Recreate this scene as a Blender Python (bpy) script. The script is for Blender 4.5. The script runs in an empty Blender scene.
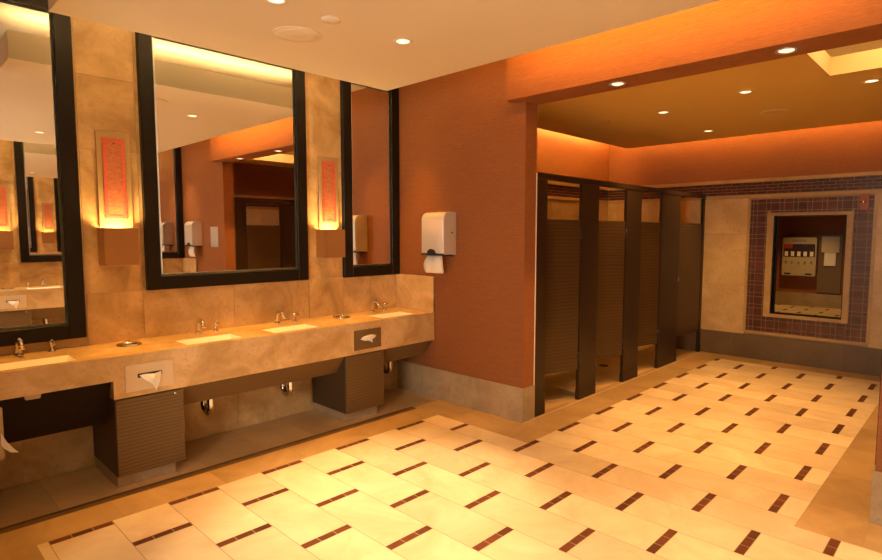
import bpy, bmesh, math, random
from mathutils import Vector, Matrix
random.seed(7)
PI = math.pi
col = bpy.context.scene.collection
sc = bpy.context.scene

# ------------------------------------------------------------------ materials
def new_mat(name):
    m = bpy.data.materials.new(name); m.use_nodes = True
    nt = m.node_tree; b = nt.nodes['Principled BSDF']
    return m, nt, b
def mat(name, rgb, rough=.5, metal=0, spec=.5, emit=None, es=0):
    m, nt, b = new_mat(name)
    b.inputs['Base Color'].default_value = (*rgb, 1); b.inputs['Roughness'].default_value = rough
    b.inputs['Metallic'].default_value = metal; b.inputs['Specular IOR Level'].default_value = spec
    if emit:
        b.inputs['Emission Color'].default_value = (*emit, 1); b.inputs['Emission Strength'].default_value = es
    n = nt.nodes.new('ShaderNodeTexNoise'); n.inputs['Scale'].default_value = 35
    tc = nt.nodes.new('ShaderNodeTexCoord'); nt.links.new(tc.outputs['Object'], n.inputs['Vector'])
    r = nt.nodes.new('ShaderNodeMapRange'); r.inputs['To Min'].default_value = max(0, rough - .03); r.inputs['To Max'].default_value = rough + .03
    nt.links.new(n.outputs['Fac'], r.inputs['Value']); nt.links.new(r.outputs['Result'], b.inputs['Roughness'])
    return m
def L(nt, a, b): nt.links.new(a, b)
def coords(nt, scale=(1, 1, 1), world=True):
    if world:
        g = nt.nodes.new('ShaderNodeNewGeometry'); out = g.outputs['Position']
    else:
        out = nt.nodes.new('ShaderNodeTexCoord').outputs['Object']
    mp = nt.nodes.new('ShaderNodeMapping'); mp.inputs['Scale'].default_value = scale
    L(nt, out, mp.inputs['Vector']); return mp.outputs['Vector']
def stone(name, c1, c2, c3, rough=.35, tint=.10, scale=2.2, bump=.02, spec=.5, pit=.45, lo=.32):
    """travertine: clouded base, darker pits and veins, per-tile tint from the 'tint' attribute"""
    m, nt, b = new_mat(name)
    v = coords(nt)
    at = nt.nodes.new('ShaderNodeAttribute'); at.attribute_name = 'tint'
    off = nt.nodes.new('ShaderNodeVectorMath'); off.operation = 'MULTIPLY_ADD'
    L(nt, at.outputs['Color'], off.inputs[0]); off.inputs[1].default_value = (9, 7, 5); L(nt, v, off.inputs[2])
    n1 = nt.nodes.new('ShaderNodeTexNoise'); n1.inputs['Scale'].default_value = scale; n1.inputs['Detail'].default_value = 8; n1.inputs['Roughness'].default_value = .62; n1.inputs['Distortion'].default_value = .7
    L(nt, off.outputs[0], n1.inputs['Vector'])
    n2 = nt.nodes.new('ShaderNodeTexNoise'); n2.inputs['Scale'].default_value = scale * 11; n2.inputs['Detail'].default_value = 6; n2.inputs['Roughness'].default_value = .7
    L(nt, off.outputs[0], n2.inputs['Vector'])
    r1 = nt.nodes.new('ShaderNodeValToRGB'); r1.color_ramp.elements[0].position = lo; r1.color_ramp.elements[1].position = 1 - lo
    r1.color_ramp.elements[0].color = (*c2, 1); r1.color_ramp.elements[1].color = (*c1, 1)
    L(nt, n1.outputs['Fac'], r1.inputs['Fac'])
    r2 = nt.nodes.new('ShaderNodeValToRGB'); r2.color_ramp.elements[0].position = .34; r2.color_ramp.elements[1].position = .46
    r2.color_ramp.elements[0].color = (1, 1, 1, 1); r2.color_ramp.elements[1].color = (0, 0, 0, 1)
    L(nt, n2.outputs['Fac'], r2.inputs['Fac'])
    mx = nt.nodes.new('ShaderNodeMix'); mx.data_type = 'RGBA'; L(nt, r1.outputs['Color'], mx.inputs['A']); mx.inputs['B'].default_value = (*c3, 1)
    mm = nt.nodes.new('ShaderNodeMath'); mm.operation = 'MULTIPLY'; mm.inputs[1].default_value = pit; L(nt, r2.outputs['Color'], mm.inputs[0])
    L(nt, mm.outputs[0], mx.inputs['Factor'])
    hs = nt.nodes.new('ShaderNodeHueSaturation'); L(nt, mx.outputs['Result'], hs.inputs['Color'])
    mr = nt.nodes.new('ShaderNodeMapRange'); mr.inputs['To Min'].default_value = 1 - tint; mr.inputs['To Max'].default_value = 1 + tint
    L(nt, at.outputs['Fac'], mr.inputs['Value']); L(nt, mr.outputs['Result'], hs.inputs['Value'])
    L(nt, hs.outputs['Color'], b.inputs['Base Color'])
    rr = nt.nodes.new('ShaderNodeMapRange'); rr.inputs['To Min'].default_value = rough - .06; rr.inputs['To Max'].default_value = rough + .1
    L(nt, n2.outputs['Fac'], rr.inputs['Value']); L(nt, rr.outputs['Result'], b.inputs['Roughness'])
    b.inputs['Specular IOR Level'].default_value = spec
    bp = nt.nodes.new('ShaderNodeBump'); bp.inputs['Strength'].default_value = bump; bp.inputs['Distance'].default_value = .01
    L(nt, n2.outputs['Fac'], bp.inputs['Height']); L(nt, bp.outputs['Normal'], b.inputs['Normal'])
    return m
def fabric_wall(name, c1, c2, streak=(1.5, 1.5, 120)):
    m, nt, b = new_mat(name)
    n = nt.nodes.new('ShaderNodeTexNoise'); n.inputs['Scale'].default_value = 1.6; n.inputs['Detail'].default_value = 5
    L(nt, coords(nt, (streak[0] * 2, streak[1] * 2, streak[2])), n.inputs['Vector'])
    n3 = nt.nodes.new('ShaderNodeTexNoise'); n3.inputs['Scale'].default_value = 9; n3.inputs['Detail'].default_value = 3
    L(nt, coords(nt, (3, 3, 22)), n3.inputs['Vector'])
    ad = nt.nodes.new('ShaderNodeMath'); ad.operation = 'MULTIPLY_ADD'; ad.inputs[1].default_value = .5; L(nt, n3.outputs['Fac'], ad.inputs[0])
    h = nt.nodes.new('ShaderNodeMath'); h.operation = 'MULTIPLY'; h.inputs[1].default_value = .5; L(nt, n.outputs['Fac'], h.inputs[0]); L(nt, h.outputs[0], ad.inputs[2])
    r = nt.nodes.new('ShaderNodeValToRGB'); r.color_ramp.elements[0].position = .35; r.color_ramp.elements[1].position = .65
    r.color_ramp.elements[0].color = (*c2, 1); r.color_ramp.elements[1].color = (*c1, 1); L(nt, ad.outputs[0], r.inputs['Fac'])
    L(nt, r.outputs['Color'], b.inputs['Base Color']); b.inputs['Roughness'].default_value = .62; b.inputs['Specular IOR Level'].default_value = .25
    bp = nt.nodes.new('ShaderNodeBump'); bp.inputs['Strength'].default_value = .15; bp.inputs['Distance'].default_value = .004
    L(nt, ad.outputs[0], bp.inputs['Height']); L(nt, bp.outputs['Normal'], b.inputs['Normal'])
    return m
def wavy(name, c1, c2, zscale=26):
    m, nt, b = new_mat(name)
    w = nt.nodes.new('ShaderNodeTexWave'); w.wave_type = 'BANDS'; w.bands_direction = 'Z'
    w.inputs['Scale'].default_value = 1; w.inputs['Distortion'].default_value = 7; w.inputs['Detail'].default_value = 2; w.inputs['Detail Scale'].default_value = .35
    L(nt, coords(nt, (3, 3, zscale)), w.inputs['Vector'])
    r = nt.nodes.new('ShaderNodeValToRGB'); r.color_ramp.elements[0].color = (*c2, 1); r.color_ramp.elements[1].color = (*c1, 1)
    L(nt, w.outputs['Fac'], r.inputs['Fac']); L(nt, r.outputs['Color'], b.inputs['Base Color'])
    b.inputs['Roughness'].default_value = .42
    bp = nt.nodes.new('ShaderNodeBump'); bp.inputs['Strength'].default_value = .22; bp.inputs['Distance'].default_value = .005
    L(nt, w.outputs['Fac'], bp.inputs['Height']); L(nt, bp.outputs['Normal'], b.inputs['Normal'])
    return m

TRAV = stone('travertine_floor', (.78, .64, .44), (.63, .46, .27), (.56, .40, .24), .28, .10, 2.4, .0, .5, .0, .30)
TRAVB = stone('travertine_border', (.50, .33, .15), (.36, .22, .09), (.28, .18, .08), .36, .14, 2.6, .01, .5, .2)
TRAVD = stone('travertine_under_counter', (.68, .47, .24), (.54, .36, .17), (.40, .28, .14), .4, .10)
TRAVW = stone('travertine_wall', (.76, .54, .27), (.45, .28, .11), (.32, .20, .08), .3, .09, 3.0, .02, .5, .35, .34)
TRAVW2 = stone('travertine_stall_wall', (.74, .54, .27), (.55, .37, .16), (.38, .24, .09), .32, .08, 3, .02, .5, .5)
COUNTER = stone('travertine_counter', (.78, .56, .30), (.54, .35, .15), (.40, .26, .12), .18, .0, 4, .01, .5, .4, .34)
BASE = stone('travertine_base', (.48, .38, .25), (.35, .26, .16), (.24, .18, .12), .35, .10, 4.5)
BASED = stone('dark_stone_base', (.19, .125, .062), (.135, .088, .042), (.10, .065, .03), .4, .08, 3)
BANDM = stone('brown_floor_band', (.12, .062, .026), (.09, .046, .019), (.07, .035, .014), .45, .06, 3)
GROUTW = mat('pale_wall_grout', (.62, .47, .30), .8)
LEDGE = stone('ledge_stone', (.56, .38, .16), (.42, .27, .10), (.34, .21, .08), .35, .05, 3)
GROUT = mat('grout', (.36, .27, .15), .8)
GROUTD = mat('dark_grout', (.40, .28, .14), .8)
MOS = stone('brown_mosaic', (.15, .045, .016), (.095, .027, .010), (.08, .025, .012), .5, .25, 8, .02, .25)
MOSW = stone('brown_wall_mosaic', (.13, .040, .026), (.085, .026, .018), (.06, .02, .014), .25, .25, 8)
PAPER = fabric_wall('terracotta_wallpaper', (.34, .132, .050), (.26, .094, .033))
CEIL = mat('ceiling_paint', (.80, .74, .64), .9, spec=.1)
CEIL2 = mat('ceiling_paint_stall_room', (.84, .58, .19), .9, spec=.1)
FRAME = mat('black_wood_frame', (.009, .007, .006), .4, spec=.25)
GLASS = mat('mirror_glass', (.93, .92, .90), .0, 1); GLASS.node_tree.nodes['Principled BSDF'].inputs['Roughness'].default_value = 0
for l in list(GLASS.node_tree.links):
    if l.to_socket.name == 'Roughness': GLASS.node_tree.links.remove(l)
EDGE = mat('bevelled_mirror_edge', (.80, .88, .90), .3, 1)
CHROME = mat('chrome', (.72, .71, .69), .06, 1)
STEEL = mat('brushed_steel', (.80, .82, .84), .3, .55)
DULL = mat('satin_metal_plate', (.74, .60, .42), .4, .1)
DARKP = mat('bronze_plate', (.22, .15, .07), .4, .3)
BLACK = mat('black_plastic', (.02, .02, .022), .35)
WHITE = mat('white_paper', (.90, .87, .82), .8)
CERAMIC = mat('white_ceramic', (.90, .86, .78), .12)
LAM = wavy('brown_wavy_laminate', (.165, .102, .042), (.115, .07, .028), 13)
LAMD = wavy('dark_wavy_laminate', (.082, .043, .014), (.055, .029, .009), 9)
SIDE = mat('cabinet_side_brown', (.06, .038, .02), .45)
SKIRT = mat('bronze_skirt', (.17, .105, .045), .5)
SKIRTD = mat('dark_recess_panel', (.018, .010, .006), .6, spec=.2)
PILAST = mat('dark_brown_partition', (.034, .018, .008), .4, spec=.3)
BRONZE = mat('copper_box', (.36, .18, .075), .4, .3)
RED = fabric_wall('red_textile', (.62, .26, .12), (.42, .10, .05), (40, 40, 70))
REDP = fabric_wall('pink_textile_border', (.74, .18, .12), (.60, .08, .06), (80, 80, 80))
PANEL = mat('tan_glass_panel', (.48, .33, .15), .2)
GRILL = mat('white_grille', (.82, .77, .68), .7)
LAMP = mat('lamp_glow', (1, .8, .5), .5, emit=(1, .72, .38), es=2.2)
BEIGE = mat('beige_plastic', (.50, .38, .24), .5)
ALARM = mat('red_brown_alarm', (.40, .10, .05), .4)
VEND = mat('cream_enamel', (.52, .45, .33), .4)
NAVY = mat('dark_label_band', (.05, .03, .05), .4)
REDL = mat('red_label', (.45, .05, .04), .4)

# ------------------------------------------------------------------ mesh helpers
def bx(bm, x0, x1, y0, y1, z0, z1, mi=0, tint=None):
    vs = [bm.verts.new((x, y, z)) for x in (x0, x1) for y in (y0, y1) for z in (z0, z1)]
    fs = []
    for f in ((0, 1, 3, 2), (4, 6, 7, 5), (0, 4, 5, 1), (2, 3, 7, 6), (0, 2, 6, 4), (1, 5, 7, 3)):
        fc = bm.faces.new([vs[i] for i in f]); fc.material_index = mi; fs.append(fc)
    if tint is not None: settint(bm, fs, tint)
    return fs
def settint(bm, fs, t):
    ly = bm.loops.layers.float_color.get('tint') or bm.loops.layers.float_color.new('tint')
    for f in fs:
        for lp in f.loops: lp[ly] = (t, t, t, 1)
def bevel(bm, w=.004, seg=2):
    bmesh.ops.remove_doubles(bm, verts=bm.verts, dist=1e-6)
    es = [e for e in bm.edges if len(e.link_faces) == 2 and e.calc_face_angle(0) > .6]
    bmesh.ops.bevel(bm, geom=es, offset=w, segments=seg, affect='EDGES', clamp_overlap=True)
    return bm
def tube(bm, pts, r, n=12, cap=True, mi=0):
    pts = [Vector(p) for p in pts]; rs = r if isinstance(r, (list, tuple)) else [r] * len(pts)
    rings = []; up = Vector((.13, .37, .92)).normalized()
    T0 = None; U = None
    for i, p in enumerate(pts):
        a = pts[max(i - 1, 0)]; b = pts[min(i + 1, len(pts) - 1)]; T = (b - a).normalized()
        if U is None:
            U = T.cross(up).normalized() if abs(T.dot(up)) < .98 else T.cross(Vector((1, 0, 0))).normalized()
        else:
            U = (U - T * U.dot(T)).normalized()
        V = T.cross(U)
        rings.append([bm.verts.new(p + (U * math.cos(2 * PI * k / n) + V * math.sin(2 * PI * k / n)) * rs[i]) for k in range(n)])
    for a, b in zip(rings, rings[1:]):
        for k in range(n):
            f = bm.faces.new((a[k], a[(k + 1) % n], b[(k + 1) % n], b[k])); f.smooth = True; f.material_index = mi
    if cap:
        bm.faces.new(rings[0][::-1]).material_index = mi; bm.faces.new(rings[-1]).material_index = mi
def lathe(bm, prof, c=(0, 0, 0), n=28, axis='z'):
    rings = []
    for r, h in prof:
        ring = []
        for k in range(n):
            a = 2 * PI * k / n
            p = Vector((r * math.cos(a), r * math.sin(a), h))
            if axis == 'y': p = Vector((p.x, -p.z, p.y))
            if axis == 'x': p = Vector((p.z, p.x, p.y))
            ring.append(bm.verts.new(p + Vector(c)))
        rings.append(ring)
    for a, b in zip(rings, rings[1:]):
        for k in range(n):
            f = bm.faces.new((a[k], a[(k + 1) % n], b[(k + 1) % n], b[k])); f.smooth = True
    if prof[0][0] > 1e-5: bm.faces.new(rings[0][::-1])
    if prof[-1][0] > 1e-5: bm.faces.new(rings[-1])
def prism(bm, poly, axis, a, b):
    """poly: 2D outline; extruded along axis between a and b. axis x: (y,z); y: (x,z); z: (x,y)"""
    def P(u, v, w): return {'x': (w, u, v), 'y': (u, w, v), 'z': (u, v, w)}[axis]
    A = [bm.verts.new(P(u, v, a)) for u, v in poly]; B = [bm.verts.new(P(u, v, b)) for u, v in poly]
    bm.faces.new(A); bm.faces.new(B[::-1]); n = len(poly)
    for i in range(n): bm.faces.new((A[i], B[i], B[(i + 1) % n], A[(i + 1) % n]))
def N(): return bmesh.new()

MIR = [False]          # when set, geometry is laid out on the opposite side of the room (y -> -3.69 - y)
YM = -3.69
def my(y): return YM - y if MIR[0] else y
def emit(name, bm, mats, parent=None, origin=None, kind=None):
    """link a bmesh given in world coordinates as ONE mesh object"""
    if MIR[0]:
        for v in bm.verts: v.co.y = YM - v.co.y
    bmesh.ops.recalc_face_normals(bm, faces=bm.faces)
    if origin is None:
        if parent is not None: origin = Vector(parent['_o'])
        else:
            xs = [v.co for v in bm.verts]
            origin = Vector(((min(v.x for v in xs) + max(v.x for v in xs)) / 2, (min(v.y for v in xs) + max(v.y for v in xs)) / 2, min(v.z for v in xs)))
    origin = Vector(origin)
    for v in bm.verts: v.co -= origin
    me = bpy.data.meshes.new(name); bm.to_mesh(me); bm.free()
    for m in (mats if isinstance(mats, (list, tuple)) else [mats]): me.materials.append(m)
    o = bpy.data.objects.new(name, me); col.objects.link(o)
    if parent is not None:
        o.parent = parent; o.location = origin - Vector(parent['_o'])
    else: o.location = origin
    if kind: o['kind'] = kind
    o['_o'] = list(origin)
    return o
def thing(name, label, cat, loc, group=None):
    loc = (loc[0], my(loc[1]), loc[2])
    o = bpy.data.objects.new(name, None); col.objects.link(o); o.location = loc; o['_o'] = list(loc)
    o.empty_display_size = .1
    o['label'] = label; o['category'] = cat
    if group: o['group'] = group
    return o
def tag(o, label, cat, group=None):
    o['label'] = label; o['category'] = cat
    if group: o['group'] = group
    return o
def struct(name, bm, m): return emit(name, bm, m, kind='structure')
def rnd(): return random.random()

# ------------------------------------------------------------------ dimensions (metres)
XL, XB, XJ, XE = -.45, 3.31, 3.475, 7.48     # entry stub, brown wall face, its back, far wall
YW, YO = .97, -4.66                          # vanity wall and the opposite one
YS, YR = -.645, -3.075                       # ends of the brown walls = sides of the wide opening
YB = .81                                     # wall behind the stalls
ZU, ZC = 3.20, 2.86                          # upper ceiling, dropped panels
a, b = .3048, .659                           # floor module

# ------------------------------------------------------------------ floor
def clip(r, R):
    x0, x1, y0, y1 = max(r[0], R[0]), min(r[1], R[1]), max(r[2], R[2]), min(r[3], R[3])
    return (x0, x1, y0, y1) if x1 - x0 > .004 and y1 - y0 > .004 else None
def floor_quad(bm, r, mi, t, z=0):
    vs = [bm.verts.new((r[i], r[j], z)) for i, j in ((0, 2), (1, 2), (1, 3), (0, 3))]
    f = bm.faces.new(vs); f.material_index = mi; settint(bm, [f], t)
bm = N()
bx(bm, -3.2, 14.6, -4.9, 1.9, -.12, -.0015, 1, .5)
REG = [(-.05, 2.95, -3.714, .026), (2.95, 7.17, -2.77, -.963), (7.62, 14.3, -3.4, 1.7)]
for n in range(-1, 48):
    for m in range(-4, 9):
        yc = -(m * b) - (b / 2 if n % 2 else 0)
        x0, x1 = n * a, (n + 1) * a
        w = .024; t = rnd()
        for R in REG:
            r = clip((x0 + .0018, x1 - .0018, yc - b + w + .001, yc - w - .001), R)
            if r: floor_quad(bm, r, 0, t)
        for k in range(3):
            t2 = rnd()
            for R in REG:
                r = clip((x0 + k * a / 3 + .003, x0 + (k + 1) * a / 3 - .003, yc - w + .002, yc + w - .002), R)
                if r: floor_quad(bm, r, 2, t2)
def run(x0, x1, y0, y1, step, axis, mi, off=0):
    lo, hi = (x0, x1) if axis == 0 else (y0, y1)
    p = lo - off
    while p < hi:
        q = p + step; u, v = max(p, lo), min(q, hi)
        if v - u > .01:
            r = (u + .001, v - .001, y0 + .001, y1 - .001) if axis == 0 else (x0 + .001, x1 - .001, u + .001, v - .001)
            floor_quad(bm, r, mi, rnd())
        p = q
run(-.6, 2.95, .026, .298, .61, 0, 3, .25); run(2.95, XB, YS, .37, .61, 1, 3, .1)
run(XJ, 7.17, YS + .0, -.6, .61, 0, 3); run(2.95, 7.17, -.963, YS, .61, 0, 3, .3)
run(XL - .15, -.05, -3.714, .026, .61, 1, 3); run(7.17, XE, YR, -.6, .61, 1, 3, .2)
run(2.95, 7.17, YR, -2.77, .61, 0, 3, .2); run(-.6, 2.95, .298, .378, 1.2, 0, 5)
floor_quad(bm, (XB - .012, 7.4, YS - .022, YS - .012), 0, .9, .0012)
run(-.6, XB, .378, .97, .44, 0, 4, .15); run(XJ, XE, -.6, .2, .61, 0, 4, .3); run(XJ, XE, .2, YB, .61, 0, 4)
run(-.6, 2.95, -4.02, -3.714, .61, 0, 3, .1); run(-.6, XB, -4.66, -4.02, .61, 0, 4); run(2.95, XB, -4.02, YR, .61, 1, 3)
run(XJ, XE, -4.5, YR, .61, 0, 4)
run(-3.1, -.6, -4.6, -3.6, .61, 0, 3, .1); run(-3.1, -.6, -3.6, -1.2, .61, 0, 0, .3); run(-3.1, -.6, -1.2, .9, .61, 0, 3)
struct('floor', bm, [TRAV, GROUT, MOS, TRAVB, TRAVD, BANDM])

# ------------------------------------------------------------------ wall sheets of tiles
def tiles(bm, ax, at, us, vs, mi, th=.006, gap=.0015, sgn=-1, tints=True):
    """tiles proud of a wall plane; ax 'y': plane y=at, u=x; ax 'x': plane x=at, u=y"""
    for u0, u1 in zip(us, us[1:]):
        for v0, v1 in zip(vs, vs[1:]):
            A, B = (u0 + gap, u1 - gap); C, D = (v0 + gap, v1 - gap)
            lo, hi = sorted((at, at + sgn * th))
            if ax == 'y': bx(bm, A, B, lo, hi, C, D, mi, rnd())
            else: bx(bm, lo, hi, A, B, C, D, mi, rnd())
def steps(lo, hi, s, off=0):
    r = [lo]; p = lo + s - off
    while p < hi - .02: r.append(p); p += s
    r.append(hi); return r
def vanity_wall(name, xs):
    bm = N(); bx(bm, XL - .15, XJ, YW + .006, YW + .16, -.02, ZU, 0, .5)
    tiles(bm, 'y', YW + .006, xs, [.0, .30, .72, 1.215, 1.71, 2.205, 2.70, ZU], 1)
    return struct(name, bm, [GROUTW, TRAVW])
vanity_wall('wall_back', [XL - .0, .05, .46, .825, 1.52, 2.23, 2.61, 2.95, XB])
MIR[0] = True
vanity_wall('wall_front', [XL - .0, .20, .60, .975, 1.5, 1.9, 2.23, 2.61, 2.95, XB])
MIR[0] = False
def stub(name, y0, y1, x0, x1):
    bm = N(); bx(bm, x0, x1, y0, y1, -.02, ZU); return struct(name, bm, [PAPER])
stub('wall_right', YS, YW + .006, XB, XJ); stub('wall_right', YO - .0, YR, XB, XJ)
stub('wall_left', YS, YW + .006, XL - .15, XL); stub('wall_left', YO - .006, -3.85, XL - .15, XL)
def base_strip(name, ax, at, us, h, m, sgn, th=.012, cap=True):
    bm = N()
    for u0, u1 in zip(us, us[1:]):
        lo, hi = sorted((at, at + sgn * th))
        if ax == 'x': bx(bm, lo, hi, u0 + .001, u1 - .001, 0, h, 0, rnd())
        else: bx(bm, u0 + .001, u1 - .001, lo, hi, 0, h, 0, rnd())
    lo, hi = sorted((at, at + sgn * th * .8))
    if ax == 'x': bx(bm, lo, hi, us[0], us[-1], 0, h - .002, 1, .5)
    else: bx(bm, us[0], us[-1], lo, hi, 0, h - .002, 1, .5)
    return struct(name, bm, [m, GROUT])
base_strip('baseboard_right', 'x', XB, [YS - .012, -.03, .594, YW], .30, BASE, -1)
base_strip('baseboard_right', 'y', YS, [XB, XJ], .30, BASE, -1)
base_strip('baseboard_right', 'x', XB, [YO, -4.284, -3.66, YR + .012], .30, BASE, -1)
base_strip('baseboard_right', 'y', YR, [XB, XJ], .30, BASE, 1)
base_strip('baseboard_left', 'x', XL, [YS, -.03, .594, YW], .30, BASE, 1)
base_strip('baseboard_left', 'x', XL, [YO, -4.284, -3.85], .30, BASE, 1)
# header beam across the opening
bm = N(); bx(bm, 3.17, XJ, YR - .10, YS + .10, 2.72, ZU); struct('trim_1', bm, [PAPER])
# ------------------------------------------------------------------ far room walls
WY0, WY1, WZ0, WZ1 = -2.235, -1.475, .612, 1.855        # framed opening through the far wall
bm = N()
for y0, y1, z0, z1 in ((WY1, YB + .12, -.02, ZU), (-4.62, WY0, -.02, ZU), (WY0, WY1, -.02, WZ0), (WY0, WY1, WZ1, ZU)):
    bx(bm, XE + .006, XE + .12, y0, y1, z0, z1, 0, .5)
zs = [.31, .95, 1.63, 2.09]
tiles(bm, 'x', XE + .006, steps(-1.18, YB, .61), zs, 1); tiles(bm, 'x', XE + .006, steps(-4.5, -2.50, .61, .3), zs, 1)
# mosaic border panel around the opening
def mos_panel(bm, y0, y1, z0, z1, hole, mi):
    def marks(lo, hi):
        r = [lo]; k = 0
        while r[-1] < hi - .02: r.append(min(hi, r[-1] + (.05 if k % 2 == 0 else .10))); k += 1
        return r
    ys, zz = marks(y0, y1), marks(z0, z1)
    for i, (u0, u1) in enumerate(zip(ys, ys[1:])):
        for j, (v0, v1) in enumerate(zip(zz, zz[1:])):
            if u1 > hole[0] and u0 < hole[1] and v1 > hole[2] and v0 < hole[3]:
                u0c, u1c, v0c, v1c = u0, u1, v0, v1
                if u0 < hole[0]: u1c = hole[0]
                elif u1 > hole[1]: u0c = hole[1]
                elif v0 < hole[2]: v1c = hole[2]
                elif v1 > hole[3]: v0c = hole[3]
                else: continue
                if u1c - u0c < .012 or v1c - v0c < .012: continue
                bx(bm, XE - .001, XE + .006, u0c + .0035, u1c - .0035, v0c + .0035, v1c - .0035, mi, rnd())
            else: bx(bm, XE - .001, XE + .006, u0 + .0035, u1 - .0035, v0 + .0035, v1 - .0035, mi, rnd())
mos_panel(bm, -2.48, -1.20, .37, 2.09, (-2.30, -1.40, .572, 1.892), 2)
# running-bond band
def band(bm, ax, at, u0, u1, z0, z1, mi, sgn=-1):
    rows = 4; h = (z1 - z0) / rows
    for k in range(rows):
        for p, q in zip(*(lambda s: (s, s[1:]))(steps(u0, u1, .12, .06 * (k % 2)))):
            if q - p < .012: continue
            lo, hi = sorted((at, at + sgn * .006)); A, B, C, D = p + .0025, q - .0025, z0 + k * h + .0025, z0 + (k + 1) * h - .0025
            if ax == 'x': bx(bm, lo, hi, A, B, C, D, mi, rnd())
            else: bx(bm, A, B, lo, hi, C, D, mi, rnd())
band(bm, 'x', XE + .006, -4.5, YB, 2.135, 2.29, 2)
bx(bm, XE + .002, XE + .006, -4.5, YB, 2.335, ZU, 3, .5)
struct('wall_far', bm, [GROUTD, TRAVW2, MOSW, PAPER])
def stall_back(name, x0, x1):
    bm = N(); bx(bm, x0, x1, YB + .006, YB + .12, -.02, ZU, 0, .5)
    tiles(bm, 'y', YB + .006, steps(XJ, XE, .61), zs, 1); band(bm, 'y', YB + .006, XJ, XE, 2.135, 2.29, 2)
    bx(bm, XJ, XE, YB + .001, YB + .006, 2.335, ZU, 3, .5)
    return struct(name, bm, [GROUTD, TRAVW2, MOSW, PAPER])
stall_back('wall_back_stalls', XJ, XE + .0)
MIR[0] = True; stall_back('wall_front_stalls', XJ, XE + .0); MIR[0] = False
def tiny(name, boxes, m):
    bm = N()
    for q in boxes: bx(bm, *q, 0, rnd())
    return struct(name, bm, [m])
tiny('trim_2', [(XE - .03, XE + .006, -4.5, YB, 2.29, 2.332), (XJ, XE, YB - .03, YB + .006, 2.29, 2.332), (XJ, XE, -4.5 - .006, -4.47, 2.29, 2.332)], LEDGE)
tiny('trim_3', [(XE - .012, XE + .006, -4.5, YB, 2.093, 2.132), (XJ, XE, YB - .012, YB + .006, 2.093, 2.132), (XJ, XE, -4.506, -4.488, 2.093, 2.132)], LEDGE)
tiny('trim_6', [(XJ - .006, XJ + .004, YS - .005, YS + .001, 0, 2.15)], CEIL)  # lit edge of the stall post painted in as a pale strip
tiny('trim_4', [(XE - .008, XE + .006, -1.198, -1.165, .352, 2.093), (XE - .008, XE + .006, -2.515, -2.482, .352, 2.093), (XE - .008, XE + .006, -2.482, -1.198, .335, .368)], LEDGE)
tiny('trim_5', [(XE - .02, XE + .006, -2.30, -1.40, WZ1, 1.892), (XE - .02, XE + .006, -2.30, -1.40, .572, WZ0),
                (XE - .02, XE + .006, WY1, -1.40, WZ0, WZ1), (XE - .02, XE + .006, -2.30, WY0, WZ0, WZ1)], LEDGE)
base_strip('baseboard_far', 'x', XE, steps(-4.5, YB, .61, .2), .315, BASED, -1)
base_strip('baseboard_back', 'y', YB, steps(XJ, XE, .61), .315, BASED, -1)
base_strip('baseboard_front', 'y', -4.5, steps(XJ, XE, .61), .315, BASED, 1)
# dark lining of the opening
bm = N()
bx(bm, XE + .006, XE + .125, WY1 - .012, WY1, WZ0, WZ1); bx(bm, XE + .006, XE + .125, WY0, WY0 + .012, WZ0, WZ1)
bx(bm, XE + .006, XE + .125, WY0, WY1, WZ1 - .012, WZ1); bx(bm, XE + .006, XE + .125, WY0, WY1, WZ0, WZ0 + .012)
bx(bm, XE + .085, XE + .1, WY1 - .03, WY1 - .012, WZ0, WZ1)
struct('window_1', bm, [FRAME])
# corridor seen through it
bm = N(); bx(bm, 14.2, 14.35, -3.4, 1.7, -.02, ZU); struct('wall_corridor_end', bm, [PAPER])
bm = N(); bx(bm, XE + .12, 14.2, 1.6, 1.7, -.02, ZU); bx(bm, XE + .12, 14.2, -3.4, -3.3, -.02, ZU); struct('wall_corridor_sides', bm, [PAPER])
base_strip('baseboard_corridor', 'x', 14.2, steps(-3.3, 1.6, .61), .30, BASE, -1)
# entry hall behind the camera
bm = N(); bx(bm, -3.2, -3.08, -4.9, 1.2, -.02, ZU); struct('wall_hall', bm, [CEIL])
bm = N(); bx(bm, -3.08, -.6, .9, 1.02, -.02, ZU); bx(bm, -3.08, -.6, -4.78, -4.66, -.02, ZU); struct('wall_hall_sides', bm, [CEIL])

# ------------------------------------------------------------------ ceilings
bm = N(); bx(bm, -3.2, 14.35, -4.9, 1.9, ZU, ZU + .1); struct('ceiling', bm, [CEIL])
bm = N(); bx(bm, .2, 2.65, -4.04, .35, ZC, 3.055); struct('ceiling', bm, [CEIL])
bm = N()
CX0, CX1, CY0, CY1 = 3.80, 4.76, -3.5, -2.49
for q in ((XJ + .01, CX0, -4.1, .41), (CX1, 7.24, -4.1, .41), (CX0, CX1, -4.1, CY0), (CX0, CX1, CY1, .41)): bx(bm, q[0], q[1], q[2], q[3], ZC, 3.0)
bmesh.ops.remove_doubles(bm, verts=bm.verts, dist=1e-5)
struct('ceiling', bm, [CEIL2])

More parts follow.
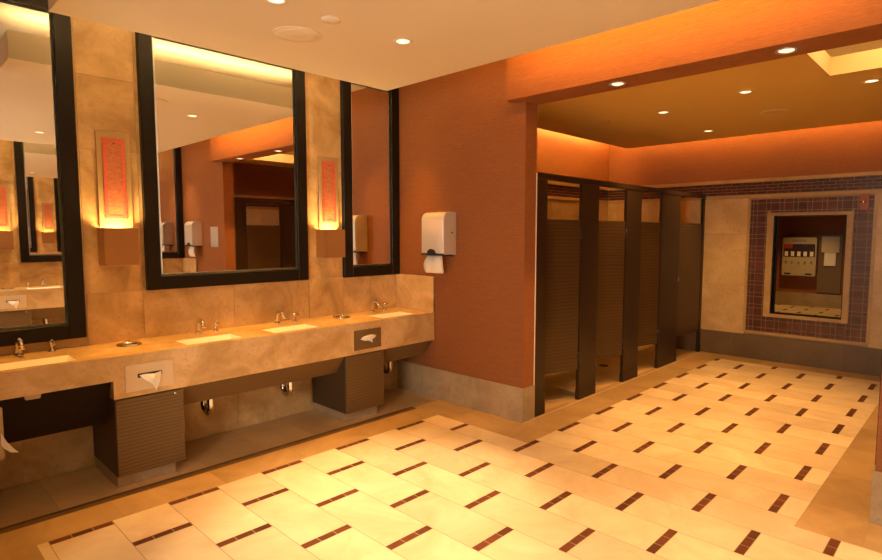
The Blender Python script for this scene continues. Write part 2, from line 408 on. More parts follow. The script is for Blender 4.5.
# ------------------------------------------------------------------ mirrors
def wall_mirror(x0, x1, z0, z1, label, grp=None):
    t = thing('wall_mirror', label, 'mirror', ((x0 + x1) / 2, YW, z0), grp)
    f = .098; y0, y1 = YW - .045, YW
    bm = N()
    for q in ((x0, x0 + f, z0, z1), (x1 - f, x1, z0, z1), (x0 + f, x1 - f, z0, z0 + f), (x0 + f, x1 - f, z1 - f, z1)):
        c = N(); bx(c, q[0], q[1], y0, y1, q[2], q[3]); bevel(c, .003, 1)
        me = bpy.data.meshes.new('tmp'); c.to_mesh(me); c.free(); bm.from_mesh(me); bpy.data.meshes.remove(me)
    emit('frame', bm, [FRAME], t)
    bm = N(); g = .018
    A, B, C, D = x0 + f, x1 - f, z0 + f, z1 - f
    vs = [bm.verts.new(p) for p in ((A + g, YW - .022, C + g), (B - g, YW - .022, C + g), (B - g, YW - .022, D - g), (A + g, YW - .022, D - g),
                                    (A, YW - .016, C), (B, YW - .016, C), (B, YW - .016, D), (A, YW - .016, D),
                                    (A, YW - .002, C), (B, YW - .002, C), (B, YW - .002, D), (A, YW - .002, D))]
    bm.faces.new(vs[:4])
    for i in range(4):
        j = (i + 1) % 4
        bm.faces.new((vs[i], vs[j], vs[4 + j], vs[4 + i])).material_index = 1; bm.faces.new((vs[4 + i], vs[4 + j], vs[8 + j], vs[8 + i]))
    bm.faces.new(vs[8:12][::-1])
    emit('glass', bm, [GLASS, EDGE], t)
    return t
wall_mirror(XL + .06, .442, .925, 3.155, 'tall black-framed mirror above the lowered end of the counter')
wall_mirror(.845, 2.205, 1.217, 3.155, 'wide black-framed mirror above two sinks, between the copper wall lamps')
wall_mirror(2.605, 3.30, 1.213, 3.155, 'narrow black-framed mirror beside the brown wall corner')

# ------------------------------------------------------------------ wall lamp + textile art
def wall_lamp(xc, label):
    t = thing('wall_lamp', label, 'wall lamp', (xc, YW, 1.415), None)
    x0, x1, y0, y1, z0, z1 = xc - .108, xc + .108, YW - .15, YW, 1.413, 1.668
    bm = N(); w = .006
    for q in ((x0, x1, y0, y0 + w), (x0, x1, y1 - w, y1), (x0, x0 + w, y0 + w, y1 - w), (x1 - w, x1, y0 + w, y1 - w)): bx(bm, *q, z0, z1)
    bx(bm, x0 + w, x1 - w, y0 + w, y1 - w, z0, z0 + w)
    emit('lamp_box', bm, [BRONZE], t)
    bm = N(); tube(bm, [(xc, YW - .075, z0 + .02), (xc, YW - .075, z0 + .15)], .02); emit('bulb', bm, [LAMP], t)
    return t
def wall_art(xc, label):
    t = thing('textile_panel', label, 'wall art', (xc, YW, 1.68), None)
    bm = N(); bx(bm, xc - .108, xc + .108, YW - .014, YW, 1.672, 2.335); bevel(bm, .002, 1); emit('backing', bm, [PANEL], t)
    c = xc + .0
    bm = N(); bx(bm, c - .072, c + .072, YW - .019, YW - .014, 1.735, 2.292); tx = emit('textile', bm, [RED], t)
    bm = N()
    for k, (w, m2) in enumerate(((.068, .020),)):
        z0, z1 = 1.739, 2.288
        bx(bm, c - w, c - w + m2, YW - .021, YW - .0185, z0, z1); bx(bm, c + w - m2, c + w, YW - .021, YW - .0185, z0, z1)
        bx(bm, c - w + m2, c + w - m2, YW - .021, YW - .0185, z0, z0 + m2); bx(bm, c - w + m2, c + w - m2, YW - .021, YW - .0185, z1 - m2, z1)
    emit('border', bm, [REDP], tx)
    bm = N(); lathe(bm, [(.0, 0), (.005, .001), (.005, .004), (0, .006)], (c, YW - .019, 2.255), 10, 'y'); emit('button', bm, [FRAME], tx)
    return t
wall_lamp(.655, 'copper box wall lamp between the tall mirror and the wide mirror'); wall_art(.668, 'red textile strip above the copper lamp nearest the tissue triangle')
wall_lamp(2.425, 'copper box wall lamp beside the narrow corner mirror'); wall_art(2.455, 'red textile strip between the wide mirror and the narrow corner mirror')

# ------------------------------------------------------------------ vanity counter
def counter(x0, x1, step, basins, label):
    t = thing('vanity_counter', label, 'counter', ((x0 + x1) / 2, .7, 0))
    F, Bk, Z = .418, YW - .002, .862
    bm = N(); xs = [x0]
    for c in basins: xs += [c - .208, c + .208]
    xs.append(x1)
    for i, (u, v) in enumerate(zip(xs, xs[1:])):
        if i % 2 == 0: bx(bm, u, v, F, Bk, Z - .03, Z)
        else: bx(bm, u, v, F, .478, Z - .03, Z); bx(bm, u, v, .705, Bk, Z - .03, Z)
    bmesh.ops.remove_doubles(bm, verts=bm.verts, dist=1e-5)
    emit('countertop', bm, [COUNTER], t)
    bm = N(); bx(bm, x0, step, F, F + .03, .707, Z - .03); bx(bm, step, x1, F, F + .03, .588, Z - .03); bx(bm, step, step + .03, F + .03, .9, .588, Z - .03)
    emit('apron', bm, [COUNTER], t)
    bm = N(); bx(bm, x1 - .02, x1, F, Bk, Z, 1.215); bevel(bm, .002, 1); emit('side_splash', bm, [COUNTER], t)
    bm = N(); prism(bm, [(.448, .588), (.475, .60), (.58, .43), (.566, .42)], 'x', step + .03, x1); bx(bm, step + .03, x1, .566, .58, .42, .435)
    emit('slanted_skirt', bm, [SKIRT], t)
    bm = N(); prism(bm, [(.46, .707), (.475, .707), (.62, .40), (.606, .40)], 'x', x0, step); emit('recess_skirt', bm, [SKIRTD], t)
    return t
NEAR = [.075, 1.145, 1.812, 2.895]
FAR_ = [.25, 1.20, 1.78, 2.895]
counter(XL, XB - .012, .452, NEAR, 'long stone vanity counter with four sinks under the big mirrors')
MIR[0] = True; counter(XL, XB - .012, .57, FAR_, 'stone vanity counter on the opposite wall, seen in the mirrors'); MIR[0] = False

def sink(c, label, trap=True):
    t = thing('sink', label, 'sink', (c, .59, .70), None)
    x0, x1, y0, y1, z1, z0, w = c - .206, c + .206, .480, .703, .859, .800, .0012
    bm = N()
    q = [(x0, y0), (x1, y0), (x1, y1), (x0, y1)]; i = .045
    top = [bm.verts.new((x, y, z1)) for x, y in q]
    bot = [bm.verts.new((x, y, z0)) for x, y in ((x0 + i, y0 + i), (x1 - i, y0 + i), (x1 - i, y1 - 2 * i), (x0 + i, y1 - 2 * i))]
    ob = [bm.verts.new((x, y, z0 - w)) for x, y in ((x0 + i, y0 + i), (x1 - i, y0 + i), (x1 - i, y1 - 2 * i), (x0 + i, y1 - 2 * i))]
    ot = [bm.verts.new((x, y, z1)) for x, y in ((x0 - w, y0 - w), (x1 + w, y0 - w), (x1 + w, y1 + w), (x0 - w, y1 + w))]
    for k in range(4):
        j = (k + 1) % 4
        bm.faces.new((top[k], top[j], bot[j], bot[k])); bm.faces.new((ot[k], ob[k], ob[j], ot[j])); bm.faces.new((top[k], ot[k], ot[j], top[j]))
    bm.faces.new(bot); bm.faces.new(ob)
    for v in bm.verts:
        if v in ot or v in top: v.co.z = .859
    emit('bowl', bm, [CERAMIC], t)
    bm = N(); lathe(bm, [(0, .002), (.02, .003), (.024, 0)], (c, .59, z0 + .001), 20); emit('drain', bm, [CHROME], t)
    if not trap: return t
    bm = N()
    p = [(c, .62, z0 - .012), (c, .62, .40)]
    for k in range(9):
        an = PI + PI * k / 8; p.append((c, .68 + .06 * math.cos(an), .355 + .06 * math.sin(an)))
    p += [(c, .74, .40), (c, .74, .46), (c, .77, .49), (c, YW - .0, .49)]
    tube(bm, p, .024, 14); emit('drain_trap', bm, [CHROME], t)
    return t
for c, l in zip(NEAR, ('white undermount sink in the lowered counter end under the tall mirror', 'white undermount sink beside the triangular tissue, under the wide mirror',
                       'white undermount sink under the wide mirror, next to the folded tissue holder', 'white undermount sink beside the brown wall corner')): sink(c, l, c > .5)

def faucet(x, label):
    t = thing('faucet', label, 'faucet', (x, .895, .862), None)
    bm = N(); lathe(bm, [(.0, 0), (.026, 0), (.026, .006), (.021, .01), (0, .011)], (x, .895, .862)); emit('base', bm, [CHROME], t)
    bm = N(); p = [(x, .895, .868), (x, .895, .905), (x, .892, .930), (x, .882, .950), (x, .862, .964), (x, .838, .966), (x, .815, .957), (x, .797, .940), (x, .790, .925)]
    tube(bm, p, [.019, .018, .018, .0175, .017, .016, .0155, .015, .015], 16); sp_ = emit('spout', bm, [CHROME], t)
    bm = N(); tube(bm, [(x, .790, .927), (x, .786, .913)], .0175, 16); emit('aerator', bm, [CHROME], sp_)
    return t
def soap(x, label):
    t = thing('soap_dispenser', label, 'soap dispenser', (x, .895, .862), None)
    bm = N(); lathe(bm, [(0, 0), (.024, 0), (.024, .005), (.012, .009), (.010, .05), (.016, .054), (.016, .072), (.010, .080), (0, .082)], (x, .895, .862)); pm = emit('pump', bm, [CHROME], t)
    bm = N(); tube(bm, [(x, .895, .926), (x, .855, .932), (x, .825, .926), (x, .818, .915)], [.008, .007, .006, .006], 10); emit('nozzle', bm, [CHROME], pm)
    return t
for x, l in zip((.055, 1.185, 1.865, 2.905), ('curved chrome faucet under the tall mirror', 'curved chrome faucet at the sink nearest the triangular tissue',
                 'curved chrome faucet at the sink near the folded tissue holder', 'curved chrome faucet nearest the brown wall')): faucet(x, l)
for x, l in zip((.232, 1.325, 2.03, 3.06), ('short chrome soap pump under the tall mirror', 'short chrome soap pump by the sink nearest the triangular tissue',
                 'short chrome soap pump below the edge of the wide mirror', 'short chrome soap pump nearest the brown wall')): soap(x, l)
def trash_ring(x, y, label):
    t = thing('waste_opening', label, 'waste opening', (x, y, .862), None)
    bm = N(); lathe(bm, [(.078, .0), (.082, .004), (.078, .012), (.066, .012), (.058, .002), (.058, .0)], (x, y, .862), 36); emit('ring', bm, [CHROME], t)
    bm = N(); lathe(bm, [(0, .0035), (.050, .003), (.058, .0015), (.058, .0002)], (x, y, .862), 30); emit('flap', bm, [mat('dark_steel', (.25, .22, .18), .15, 1)], t)
trash_ring(.655, .765, 'round chrome waste opening in the counter under the lamp by the tall mirror')
trash_ring(2.45, .775, 'round chrome waste opening in the counter near the corner sink')

def tissue(xc, label, folded):
    t = thing('tissue_dispenser', label, 'tissue dispenser', (xc, .415, .62), None)
    x0, x1, z0, z1 = xc - .148, xc + .148, .622, .795
    bm = N(); Y0, Y1 = .411, .418
    sw, sh = .075, .014; zc = (z0 + z1) / 2 + .01
    bx(bm, x0, x1, Y0, Y1, zc + sh, z1); bx(bm, x0, x1, Y0, Y1, z0, zc - sh); bx(bm, x0, xc - sw, Y0, Y1, zc - sh, zc + sh); bx(bm, xc + sw, x1, Y0, Y1, zc - sh, zc + sh)
    bmesh.ops.remove_doubles(bm, verts=bm.verts, dist=1e-5)
    emit('face_plate', bm, [DARKP if folded else DULL], t)
    bm = N(); bx(bm, xc - sw, xc + sw, Y1 - .002, Y1 - .0005, zc - sh, zc + sh); emit('slot', bm, [BLACK], t)
    bm = N()
    if not folded:
        pts = [(-.068, .004, 0), (-.03, .008, -.008), (.02, .004, -.02), (.068, .010, -.004), (.048, -.06, -.022), (.028, -.112, -.018), (.0, -.06, -.03), (-.03, -.036, -.02), (.01, -.02, -.036)]
        V = [bm.verts.new((xc + p[0], Y0 - .004 + p[2], zc + p[1])) for p in pts]
        W = [bm.verts.new((v.co.x, v.co.y + .004, v.co.z)) for v in V]
        tr = [(0, 1, 7), (1, 8, 7), (1, 2, 8), (2, 4, 8), (2, 3, 4), (8, 4, 6), (7, 8, 6), (6, 4, 5)]
        for q in tr: bm.faces.new([V[i] for i in q]); bm.faces.new([W[i] for i in q][::-1])
    else:
        pts = [(-.085, -.004), (-.06, .016), (-.02, .022), (.03, .024), (.07, .020), (.085, .008), (.06, -.004), (.03, -.012), (.035, -.042), (.018, -.034), (.0, -.02), (-.05, -.018)]
        V = [bm.verts.new((xc + p[0], Y0 - .006 - .02 * (1 - (p[0] / .09) ** 2), zc + p[1] * 1.0)) for p in pts]
        W = [bm.verts.new((v.co.x, Y0 - .001, v.co.z)) for v in V]
        bm.faces.new(V); bm.faces.new(W[::-1]); n = len(V)
        for i in range(n): bm.faces.new((V[i], W[i], W[(i + 1) % n], V[(i + 1) % n]))
    emit('tissue', bm, [WHITE], t)
tissue(.667, 'tissue dispenser plate on the counter front with a tissue hanging in a triangle', False)
tissue(2.466, 'tissue dispenser plate on the counter front with a short bunched tissue', True)

def cabinet(x0, x1, label):
    t = thing('base_cabinet', label, 'cabinet', ((x0 + x1) / 2, .68, 0), None)
    bm = N(); bx(bm, x0, x1, .446, .962, .075, .583); bevel(bm, .002, 1); emit('body', bm, [SIDE], t)
    bm = N(); bx(bm, x0 + .004, x1 - .002, .430, .446, .078, .578); bevel(bm, .002, 1); d = emit('door', bm, [LAM], t)
    bm = N(); lathe(bm, [(0, .006), (.007, .006), (.009, .0)], (x1 - .055, .430, .555), 14, 'y'); emit('lock', bm, [CHROME], d)
    bm = N(); bx(bm, x0 + .004, x1 - .06, .462, .955, 0, .075, 0, .4); emit('toe_kick', bm, [BASE], t)
cabinet(.458, .882, 'small brown cabinet under the counter below the triangular tissue')
cabinet(2.240, 2.660, 'small brown cabinet under the counter below the short bunched tissue')
# pale bin hung under the lowered counter end, and the bracket next to it
t = thing('waste_bin', 'pale bin hung under the lowered counter end, with a paper corner sticking out', 'bin', (-.26, .55, .345))
bm = N(); bx(bm, -.41, -.103, .438, .60, .36, .66); bevel(bm, .006, 2); emit('bin_body', bm, [BEIGE], t)
bm = N(); bx(bm, -.30, -.27, .50, .56, .66, .832); emit('hanger', bm, [STEEL], t)
bm = N()
p = [(-.118, .432, .52), (-.093, .432, .462), (-.066, .432, .418), (-.043, .432, .388), (-.080, .432, .398), (-.108, .432, .428), (-.12, .432, .45)]
V = [bm.verts.new(q) for q in p]; W = [bm.verts.new((q[0], q[1] + .006, q[2])) for q in p]
bm.faces.new(V); bm.faces.new(W[::-1])
for i in range(len(V)): bm.faces.new((V[i], W[i], W[(i + 1) % len(V)], V[(i + 1) % len(V)]))
emit('paper_towel', bm, [WHITE], t)
t = bpy.data.objects['vanity_counter']
bm = N(); prism(bm, [(-.002, .707), (.082, .707), (.074, .678), (.006, .678)], 'y', .437, .50); emit('bracket', bm, [BEIGE], t)
# opposite vanity
MIR[0] = True
wall_mirror(1.0, 2.205, 1.217, 3.155, 'black-framed mirror on the opposite wall, seen reflected in the tall mirror')
wall_mirror(2.605, 3.30, 1.213, 3.155, 'narrow black-framed mirror on the opposite wall, reflected beside the second towel dispenser')
wall_mirror(XL + .06, .56, 1.217, 3.155, 'black-framed mirror on the opposite wall above its lowered counter end')
wall_lamp(.80, 'copper box wall lamp on the opposite wall, seen in the tall mirror'); wall_art(.80, 'red textile strip on the opposite wall, seen in the tall mirror')
wall_lamp(2.425, 'copper box wall lamp on the opposite wall near its corner'); wall_art(2.455, 'red textile strip on the opposite wall near its corner')
for c, l in zip(FAR_, ('white sink in the opposite counter, lowered end', 'white sink in the opposite counter seen in the tall mirror', 'white sink in the middle of the opposite counter', 'white sink in the opposite counter beside the brown corner')): sink(c, l)
for c, l in zip(FAR_, ('chrome faucet of the opposite counter, lowered end', 'chrome faucet of the opposite counter seen in the tall mirror', 'chrome faucet in the middle of the opposite counter', 'chrome faucet of the opposite counter beside the brown corner')): faucet(c + .03, l)
for c, l in zip(FAR_, ('soap pump of the opposite counter, lowered end', 'soap pump of the opposite counter seen in the tall mirror', 'soap pump in the middle of the opposite counter', 'soap pump of the opposite counter beside the brown corner')): soap(c - .14, l)
trash_ring(.80, .765, 'round waste opening in the opposite counter under its copper lamp')
tissue(.80, 'tissue dispenser with hanging tissue on the opposite counter, seen in the tall mirror', False)
cabinet(.575, 1.0, 'brown cabinet under the opposite counter, seen in the tall mirror'); cabinet(2.240, 2.660, 'brown cabinet under the opposite counter near its corner')
MIR[0] = False

# ------------------------------------------------------------------ towel dispensers and switch plate
def towel_dispenser(yc, label):
    t = thing('towel_dispenser', label, 'towel dispenser', (XB, yc, 1.27), None)
    D = .175; w = .147; z0, z1 = 1.432, 1.832
    prof = [(XB - .001, z0), (XB - D + .012, z0), (XB - D, z0 + .012)]
    for k in range(9):
        an = PI + (-PI / 2) * k / 8
        prof.append((XB - D + .075 + .075 * math.cos(an), z1 - .075 + .075 * math.sin(an)))
    prof.append((XB - .001, z1))
    bm = N(); prism(bm, prof, 'y', yc - w, yc + w); bevel(bm, .005, 2)
    hs_ = emit('housing', bm, [STEEL], t)
    bm = N(); prism(bm, [(XB - D - .004, z0 - .004), (XB - .03, z0 - .014), (XB - .03, z0), (XB - D - .004, z0 + .016)], 'y', yc - w + .004, yc + w - .004); emit('paper_slot', bm, [BLACK], t)
    bm = N()
    pr = [(yc + .055 * math.cos(PI * k / 12) + .01, z0 + .014 + .042 * math.sin(PI * k / 12)) for k in range(13)]
    prism(bm, pr, 'x', XB - D - .008, XB - D); emit('lever', bm, [BLACK], hs_)
    bm = N(); lathe(bm, [(0, .003), (.008, .003), (.009, 0)], (XB - .06, yc - w - .0, 1.64), 12, 'y'); emit('lock', bm, [BLACK], hs_)
    bm = N()
    n = 9; rows = []
    for j in range(n):
        s = j / (n - 1); zz = z0 - .008 - s * .165; hw = .088 + .030 * math.sin(min(1, s * 1.6) * PI / 2) - (.012 if j == n - 1 else 0)
        xx = XB - D + .045 - .02 * math.sin(s * PI)
        rows.append([(xx + .006 * math.cos(q * 1.1), yc + .02 + hw * (q / 4 - 1), zz) for q in range(9)])
    F = [[bm.verts.new(p) for p in r] for r in rows]; Bk = [[bm.verts.new((p[0] + .012, p[1], p[2])) for p in r] for r in rows]
    for i in range(n - 1):
        for q in range(8):
            bm.faces.new((F[i][q], F[i][q + 1], F[i + 1][q + 1], F[i + 1][q])).smooth = True; bm.faces.new((Bk[i][q], Bk[i + 1][q], Bk[i + 1][q + 1], Bk[i][q + 1]))
    for q in range(8):
        bm.faces.new((F[0][q], Bk[0][q], Bk[0][q + 1], F[0][q + 1])); bm.faces.new((F[-1][q], F[-1][q + 1], Bk[-1][q + 1], Bk[-1][q]))
    for i in range(n - 1):
        bm.faces.new((F[i][0], F[i + 1][0], Bk[i + 1][0], Bk[i][0])); bm.faces.new((F[i][8], Bk[i][8], Bk[i + 1][8], F[i + 1][8]))
    emit('paper_towel', bm, [WHITE], t)
towel_dispenser(.283, 'brushed steel paper towel dispenser on the brown wall beside the corner mirror')
towel_dispenser(-4.02, 'brushed steel paper towel dispenser across the room, seen in the wide mirror')
t = thing('wall_plate', 'pale steel wall plate beside the far towel dispenser, seen in the wide mirror', 'wall plate', (XB, -3.43, 1.42))
bm = N(); bx(bm, XB - .01, XB, -3.56, -3.30, 1.42, 1.74); bevel(bm, .003, 1); emit('plate', bm, [STEEL], t)

# ------------------------------------------------------------------ toilet stalls
FY = -.62
def pilaster(x0, x1, label):
    t = thing('stall_pilaster', label, 'stall post', ((x0 + x1) / 2, FY, 0), None)
    bm = N(); bx(bm, x0, x1, FY - .016, FY + .016, .075, 2.105); bevel(bm, .002, 1); emit('panel', bm, [PILAST], t)
    bm = N(); bx(bm, x0 - .003, x1 + .003, FY - .02, FY + .02, .0, .10); bevel(bm, .002, 1); emit('shoe', bm, [PILAST], t)
PX = [(3.478, 3.66), (4.245, 4.575), (5.17, 5.53), (6.07, 6.63), (7.40, 7.468)]
for (x0, x1), l in zip(PX, ('narrow dark stall post against the end of the brown wall', 'dark stall pilaster between the first and second doors from the brown wall', 'dark stall pilaster between the second and third doors from the brown wall',
                            'widest dark stall pilaster, before the last door', 'thin dark stall post against the far tiled wall')): pilaster(x0, x1, l)
bm = N(); bx(bm, 3.478, 7.466, FY - .022, FY + .022, 2.105, 2.16); bevel(bm, .004, 2); tag(emit('head_rail', bm, [PILAST]), 'dark rail running along the tops of the stall posts', 'rail')
def stall_door(x0, x1, ang, label):
    W = x1 - x0 - .012
    t = thing('stall_door', label, 'stall door', (x1, FY, .305), None)
    h = (x1 - .006, FY)
    def place(bm):
        R = Matrix.Rotation(-ang, 3, 'Z')
        for v in bm.verts:
            p = R @ Vector((v.co.x - h[0], v.co.y - h[1], v.co.z)); v.co = Vector((p.x + h[0], p.y + h[1], p.z))
    bm = N(); bx(bm, h[0] - W, h[0] - .004, FY - .011, FY + .011, .305, 1.765); bevel(bm, .002, 1); place(bm); pn = emit('panel', bm, [LAMD], t)
    for zz in (.42, 1.63):
        bm = N(); tube(bm, [(x1 - .004, FY - .016, zz - .05), (x1 - .004, FY - .016, zz + .05)], .010, 10); emit('hinge', bm, [BLACK], t)
    bm = N(); bx(bm, h[0] - W + .02, h[0] - W + .07, FY - .018, FY - .010, 1.02, 1.07); bevel(bm, .003, 1); place(bm); emit('latch', bm, [STEEL], pn)
GAPS = [(x[1], y[0]) for x, y in zip(PX, PX[1:])]
for (x0, x1), an, l in zip(GAPS, (.26, .26, .24, .04), ('wavy brown stall door nearest the brown wall, ajar', 'wavy brown stall door second from the brown wall, ajar', 'wavy brown stall door third from the brown wall, ajar', 'wavy brown stall door nearest the far tiled wall')):
    stall_door(x0, x1, an, l)
def partition(x, label):
    bm = N(); bx(bm, x - .012, x + .012, FY + .018, YB - .035, .305, 1.765); bevel(bm, .002, 1)
    tag(emit('stall_partition', bm, [LAMD]), label, 'partition')
for x, l in zip((4.53, 5.48, 6.58), ('side partition between the first and second stalls', 'side partition between the second and third stalls', 'side partition between the third and last stalls')): partition(x, l)
t = thing('floor_drain', 'small round floor drain inside the second stall', 'drain', (5.75, -.1, 0))
bm = N(); lathe(bm, [(0, .004), (.055, .004), (.06, .0)], (5.75, -.1, 0), 24); emit('grate', bm, [FRAME], t)
# stalls on the other side of that room, seen in the wide mirror
MIR[0] = True
for (x0, x1), l in zip(PX, ('opposite stall post at the wide opening, seen in the mirror', 'second opposite stall post, seen in the mirror', 'third opposite stall post, seen in the mirror', 'wide opposite stall post', 'last opposite stall post')): pilaster(x0, x1, l)
bm = N(); bx(bm, 3.478, 7.466, FY - .022, FY + .022, 2.105, 2.16); tag(emit('head_rail', bm, [PILAST]), 'dark rail over the opposite stalls, seen in the wide mirror', 'rail')
for (x0, x1), l in zip(GAPS, ('first opposite stall door, seen in the wide mirror', 'second opposite stall door', 'third opposite stall door', 'last opposite stall door')):
    t = thing('stall_door', l, 'stall door', (x1, FY, .305))
    bm = N(); bx(bm, x0 + .006, x1 - .006, FY - .011, FY + .011, .305, 1.765); emit('panel', bm, [LAMD], t)
MIR[0] = False

# ------------------------------------------------------------------ fittings on the far wall and beyond
t = thing('wall_alarm', 'small red-brown alarm box at the upper corner of the mosaic panel', 'alarm', (XE, -2.39, 1.885))
bm = N(); bx(bm, XE - .045, XE - .001, -2.435, -2.35, 1.90, 2.075); bevel(bm, .006, 2); emit('housing', bm, [ALARM], t)
bm = N(); lathe(bm, [(0, .012), (.022, .010), (.028, 0)], (XE - .045, -2.385, 2.00), 16, 'x')
for v in bm.verts: v.co.x = 2 * (XE - .045) - v.co.x
emit('lens', bm, [CHROME], t)
t = thing('vending_machine', 'cream wall-mounted vending box with product windows, seen through the framed opening', 'vending machine', (14.2, -.365, .68))
X = 14.2
bm = N(); bx(bm, X - .14, X, -.695, -.035, .685, 1.55); bevel(bm, .012, 2); emit('cabinet', bm, [VEND], t)
bm = N(); bx(bm, X - .146, X - .14, -.67, -.06, 1.12, 1.40); emit('label_band', bm, [NAVY], t)
bm = N(); bx(bm, X - .148, X - .146, -.24, -.06, 1.30, 1.40); emit('red_label', bm, [REDL], t)
for k in range(5):
    yy = -.61 + k * .122
    bm = N(); bx(bm, X - .150, X - .146, yy - .033, yy + .033, 1.13, 1.235); emit('product_window', bm, [WHITE], t)
    bm = N(); lathe(bm, [(0, .02), (.016, .018), (.018, 0)], (X - .14, yy, 1.0), 12, 'x')
    for v in bm.verts: v.co.x = 2 * (X - .14) - v.co.x
    emit('coin_knob', bm, [CHROME], t)
for yy in (-.56, -.16):
    bm = N(); bx(bm, X - .143, X - .139, yy - .06, yy + .06, .72, .75); emit('return_slot', bm, [BLACK], t)
bm = N(); bx(bm, X - .143, X - .140, -.50, -.22, 1.45, 1.50); emit('header_strip', bm, [mat('grey_header', (.30, .33, .40), .5)], t)
t = thing('towel_cabinet', 'tall recessed steel towel cabinet beside the vending box, seen through the opening', 'towel cabinet', (14.2, -.93, .33))
bm = N(); bx(bm, X - .03, X, -1.15, -.715, .335, 1.62); bevel(bm, .004, 1); emit('door_panel', bm, [DARKP], t)
bm = N(); bx(bm, X - .06, X - .03, -1.10, -.77, 1.22, 1.57); bevel(bm, .01, 2); emit('towel_cover', bm, [DULL], t)
bm = N(); bx(bm, X - .052, X - .030, -1.04, -.83, .93, 1.225); emit('paper_towel', bm, [WHITE], t)

# ------------------------------------------------------------------ ceiling fittings
def speaker(x, y, r, label):
    t = thing('ceiling_speaker', label, 'speaker', (x, y, ZC))
    bm = N(); lathe(bm, [(r, 0), (r, -.003), (r * .95, -.005), (r * .92, -.003)], (x, y, ZC), 40); emit('rim', bm, [GRILL], t)
    bm = N(); lathe(bm, [(r * .92, -.001), (r * .91, -.003), (r * .5, -.004), (.008, -.0045), (.006, -.006), (0, -.006)], (x, y, ZC), 40); emit('grille', bm, [GRILL if x < 3 else CEIL2], t)
speaker(1.365, -.312, .152, 'large round flush speaker in the pale ceiling'); speaker(5.93, -1.81, .12, 'faint round speaker in the ochre ceiling beyond the beam')
t = thing('ceiling_disc', 'small plain white disc on the pale ceiling near the large speaker', 'ceiling disc', (1.358, -.681, ZC))
bm = N(); lathe(bm, [(.055, 0), (.055, -.008), (.048, -.012), (0, -.013)], (1.358, -.681, ZC), 30); emit('cover', bm, [GRILL], t)
t = thing('ceiling_disc', 'tiny disc on the ochre ceiling above the stalls', 'ceiling disc', (5.2, -.35, ZC))
bm = N(); lathe(bm, [(.045, 0), (.045, -.006), (0, -.008)], (5.2, -.35, ZC), 24); emit('cover', bm, [CEIL2], t)

WARM = (1.0, .63, .30)
AMBER = (1.0, .44, .06)
ROOM2 = (1.0, .51, .14)
def spot(x, y, z, tgt, W, ang, blend=.5, colr=WARM, r=.03, name='downlight_lamp'):
    l = bpy.data.lights.new(name, 'SPOT'); l.energy = W; l.color = colr; l.spot_size = math.radians(ang); l.spot_blend = blend; l.shadow_soft_size = r
    o = bpy.data.objects.new(name, l); col.objects.link(o); o.location = (x, y, z)
    o.rotation_euler = (Vector(tgt) - Vector((x, y, z))).to_track_quat('-Z', 'Y').to_euler(); return o
def area(x, y, z, tgt, W, sx, sy, colr=WARM, name='cove_lamp', spread=180):
    l = bpy.data.lights.new(name, 'AREA'); l.shape = 'RECTANGLE'; l.size = sx; l.size_y = sy; l.energy = W; l.color = colr; l.spread = math.radians(spread)
    o = bpy.data.objects.new(name, l); col.objects.link(o); o.location = (x, y, z)
    o.rotation_euler = (Vector(tgt) - Vector((x, y, z))).to_track_quat('-Z', 'Y').to_euler(); return o
def downlight(x, y, z, W, ang, label, tgt=None, blend=.6, r=.062, colr=WARM):
    t = thing('downlight', label, 'downlight', (x, y, z))
    bm = N(); lathe(bm, [(r, 0), (r, -.004), (r * .80, -.006), (r * .66, -.0015), (r * .66, 0)], (x, y, z), 32); emit('trim_ring', bm, [GRILL if z != 2.72 else STEEL], t)
    bm = N(); lathe(bm, [(0, -.0045), (r * .5, -.004), (r * .66, -.001), (r * .66, -.0005)], (x, y, z), 24); emit('lens', bm, [LAMP], t)
    if W: spot(x, y, z - .02, tgt or (x, y, 0), W, ang, blend, colr)
S = 1.0
downlight(1.90, -.695, ZC, 520, 50, 'downlight in the pale ceiling nearest the towel dispenser', (1.62, -.88, 0), .9)
downlight(1.0, -.70, ZC, 130, 46, 'downlight in the pale ceiling out over the entrance side', (.95, -1.3, 0))
downlight(1.0, -3.0, ZC, 170, 62, 'downlight in the pale ceiling, opposite side, seen in the tall mirror')
downlight(1.9, -3.0, ZC, 200, 62, 'downlight in the pale ceiling over the opposite side')
for x, y, W, l in ((4.85, -1.86, 140, 'downlight in the ochre ceiling nearest the beam'), (5.17, -1.0, 120, 'downlight in the ochre ceiling nearest the stall doors'),
                   (6.58, -.95, 120, 'downlight in the ochre ceiling nearest the far corner'), (5.17, -2.70, 120, 'downlight in the ochre ceiling beside the bright coffer')):
    downlight(x, y, ZC, W, 84, l, colr=ROOM2, blend=.9)
downlight(3.32, -1.45, 2.72, 110, 66, 'downlight under the beam nearest the stalls', colr=ROOM2); downlight(3.32, -2.53, 2.72, 110, 66, 'downlight under the beam farther from the stalls', colr=ROOM2)
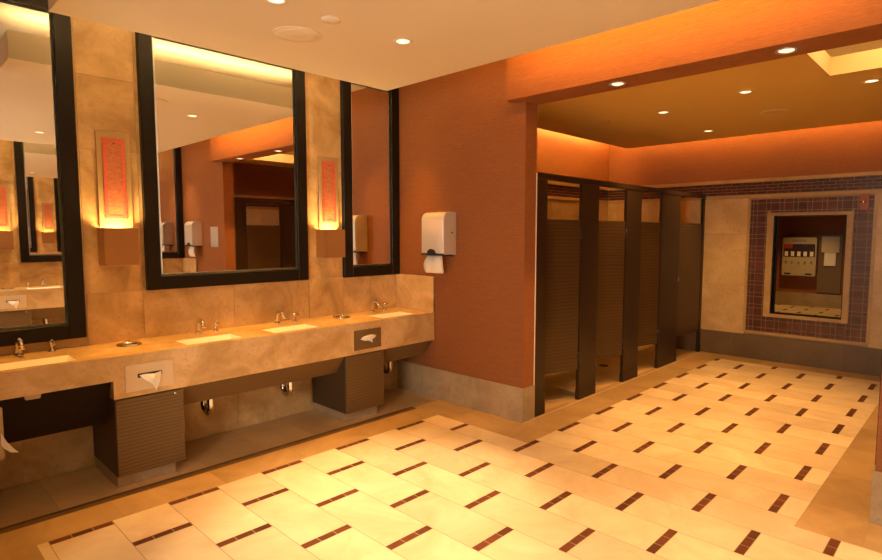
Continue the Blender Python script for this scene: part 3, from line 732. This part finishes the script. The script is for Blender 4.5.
# wash lights in the slot between the pale ceiling panel and the vanity walls
for x, l in ((.08, 'wash light in the ceiling slot above the lowered counter end'), (1.18, 'wash light in the ceiling slot above the first wide-mirror sink'), (1.92, 'wash light in the ceiling slot above the second wide-mirror sink'), (2.93, 'wash light in the ceiling slot above the corner sink')):
    downlight(x, .60, ZU, 150, 50, l, (x, .58, .8), .8, colr=AMBER)
MIR[0] = True
for x, l in ((.25, 'opposite slot wash light, lowered end'), (1.2, 'opposite slot wash light by the first sink'), (1.8, 'opposite slot wash light by the second sink'), (2.93, 'opposite slot wash light by the corner')):
    t = thing('downlight', l, 'downlight', (x, .60, ZU)); r = .062
    bm = N(); lathe(bm, [(r, 0), (r, -.004), (r * .80, -.006), (r * .66, -.0015), (r * .66, 0)], (x, .60, ZU), 32); emit('trim_ring', bm, [GRILL], t)
    bm = N(); lathe(bm, [(0, -.0045), (r * .5, -.004), (r * .66, -.001), (r * .66, -.0005)], (x, .60, ZU), 24); emit('lens', bm, [LAMP], t)
    spot(x, -4.29, ZU - .02, (x, -4.35, .8), 90, 60, .7)
MIR[0] = False
# cove strips lying on top of the dropped panels, shining up
COVE = (1.0, .66, .28)
area(1.42, .27, 3.075, (1.42, .40, 4), 22, 2.3, .05, COVE); area(1.42, -3.96, 3.075, (1.42, -4.1, 4), 22, 2.3, .05, COVE)
o = area(.28, -1.84, 3.075, (.15, -1.84, 4), 22, 4.0, .05, COVE); o.rotation_euler.z += PI / 2
o = area(2.60, -1.85, 3.07, (3.2, -1.85, 3.1), 40, .05, 2.3, (1, .45, .08)); o.rotation_euler = (Matrix.Rotation(PI / 2, 4, 'X')).to_euler(); o.rotation_euler = Vector((-.6, 0, .35)).to_track_quat('Z', 'X').to_euler()
o = area(7.17, -1.84, 3.02, (7.4, -1.84, 3.5), 85, .05, 4.2, (1, .55, .15)); o.rotation_euler = (Matrix.Rotation(math.radians(-50), 4, 'Y') @ Matrix.Rotation(PI, 4, 'X')).to_euler()
o = area(5.36, .33, 3.02, (5.36, .6, 3.3), 75, 3.7, .05, (1, .55, .15))
area((CX0 + CX1) / 2, (CY0 + CY1) / 2, 3.18, ((CX0 + CX1) / 2, (CY0 + CY1) / 2, 0), 11, .8, .8, (1, .60, .40))
# wall lamps
for x, y in ((.655, YW - .075), (2.425, YW - .075), (.80, YO + .075), (2.425, YO + .075)):
    o = area(x, y, 1.60, (x, y, 3), 5.5, .12, .08, (1, .60, .22), 'wall_lamp_light')
# cooler light from the entry side
# daylight from the window of the entry hall, through the open doorway (unseen window, placed to suit the cool light)
COOL = (1, .86, .68)
HY0, HY1, HZ0, HZ1 = -3.75, -2.65, 1.0, 2.5
DAY = mat('daylit_pane', (.9, .9, .9), .3, emit=COOL, es=1.5)
bm = N(); bx(bm, -3.078, -3.072, HY0, HY1, HZ0, HZ1); struct('window_2', bm, [DAY])
bm = N()
for q in ((HY0 - .06, HY1 + .06, HZ0 - .06, HZ0), (HY0 - .06, HY1 + .06, HZ1, HZ1 + .06), (HY0 - .06, HY0, HZ0, HZ1), (HY1, HY1 + .06, HZ0, HZ1)):
    bx(bm, -3.08, -3.05, *q)
struct('trim_7', bm, [FRAME])
area(-3.05, (HY0 + HY1) / 2, (HZ0 + HZ1) / 2, (3, (HY0 + HY1) / 2 + .0, (HZ0 + HZ1) / 2), 95, HY1 - HY0, HZ1 - HZ0, COOL, 'hall_daylight')
downlight(13.0, -.6, ZU, 150, 75, 'downlight in the corridor beyond the framed opening', colr=ROOM2)

# ------------------------------------------------------------------ world, camera, view
w = bpy.data.worlds.new('World'); sc.world = w; w.use_nodes = True
w.node_tree.nodes['Background'].inputs['Color'].default_value = (1, .72, .42, 1); w.node_tree.nodes['Background'].inputs['Strength'].default_value = .02
cam = bpy.data.cameras.new('camera'); co = bpy.data.objects.new('camera', cam); col.objects.link(co); sc.camera = co
yaw, pit = .773, .0815
Fv = Vector((math.cos(yaw) * math.cos(pit), math.sin(yaw) * math.cos(pit), -math.sin(pit)))
co.location = (-.607, -3.482, 1.63); co.rotation_euler = Fv.to_track_quat('-Z', 'Y').to_euler()
cam.sensor_width = 36; cam.lens = 36 * 566.03 / 882; cam.clip_start = .02; cam.clip_end = 100
vs = sc.view_settings; vs.view_transform = 'Standard'; vs.look = 'None'; vs.exposure = .30; vs.gamma = 1; vs.use_curve_mapping = False
sc.cycles.max_bounces = 10; sc.cycles.diffuse_bounces = 4; sc.cycles.glossy_bounces = 6; sc.cycles.sample_clamp_indirect = 6; sc.cycles.caustics_reflective = False
for o in bpy.data.objects:
    if '_o' in o: del o['_o']
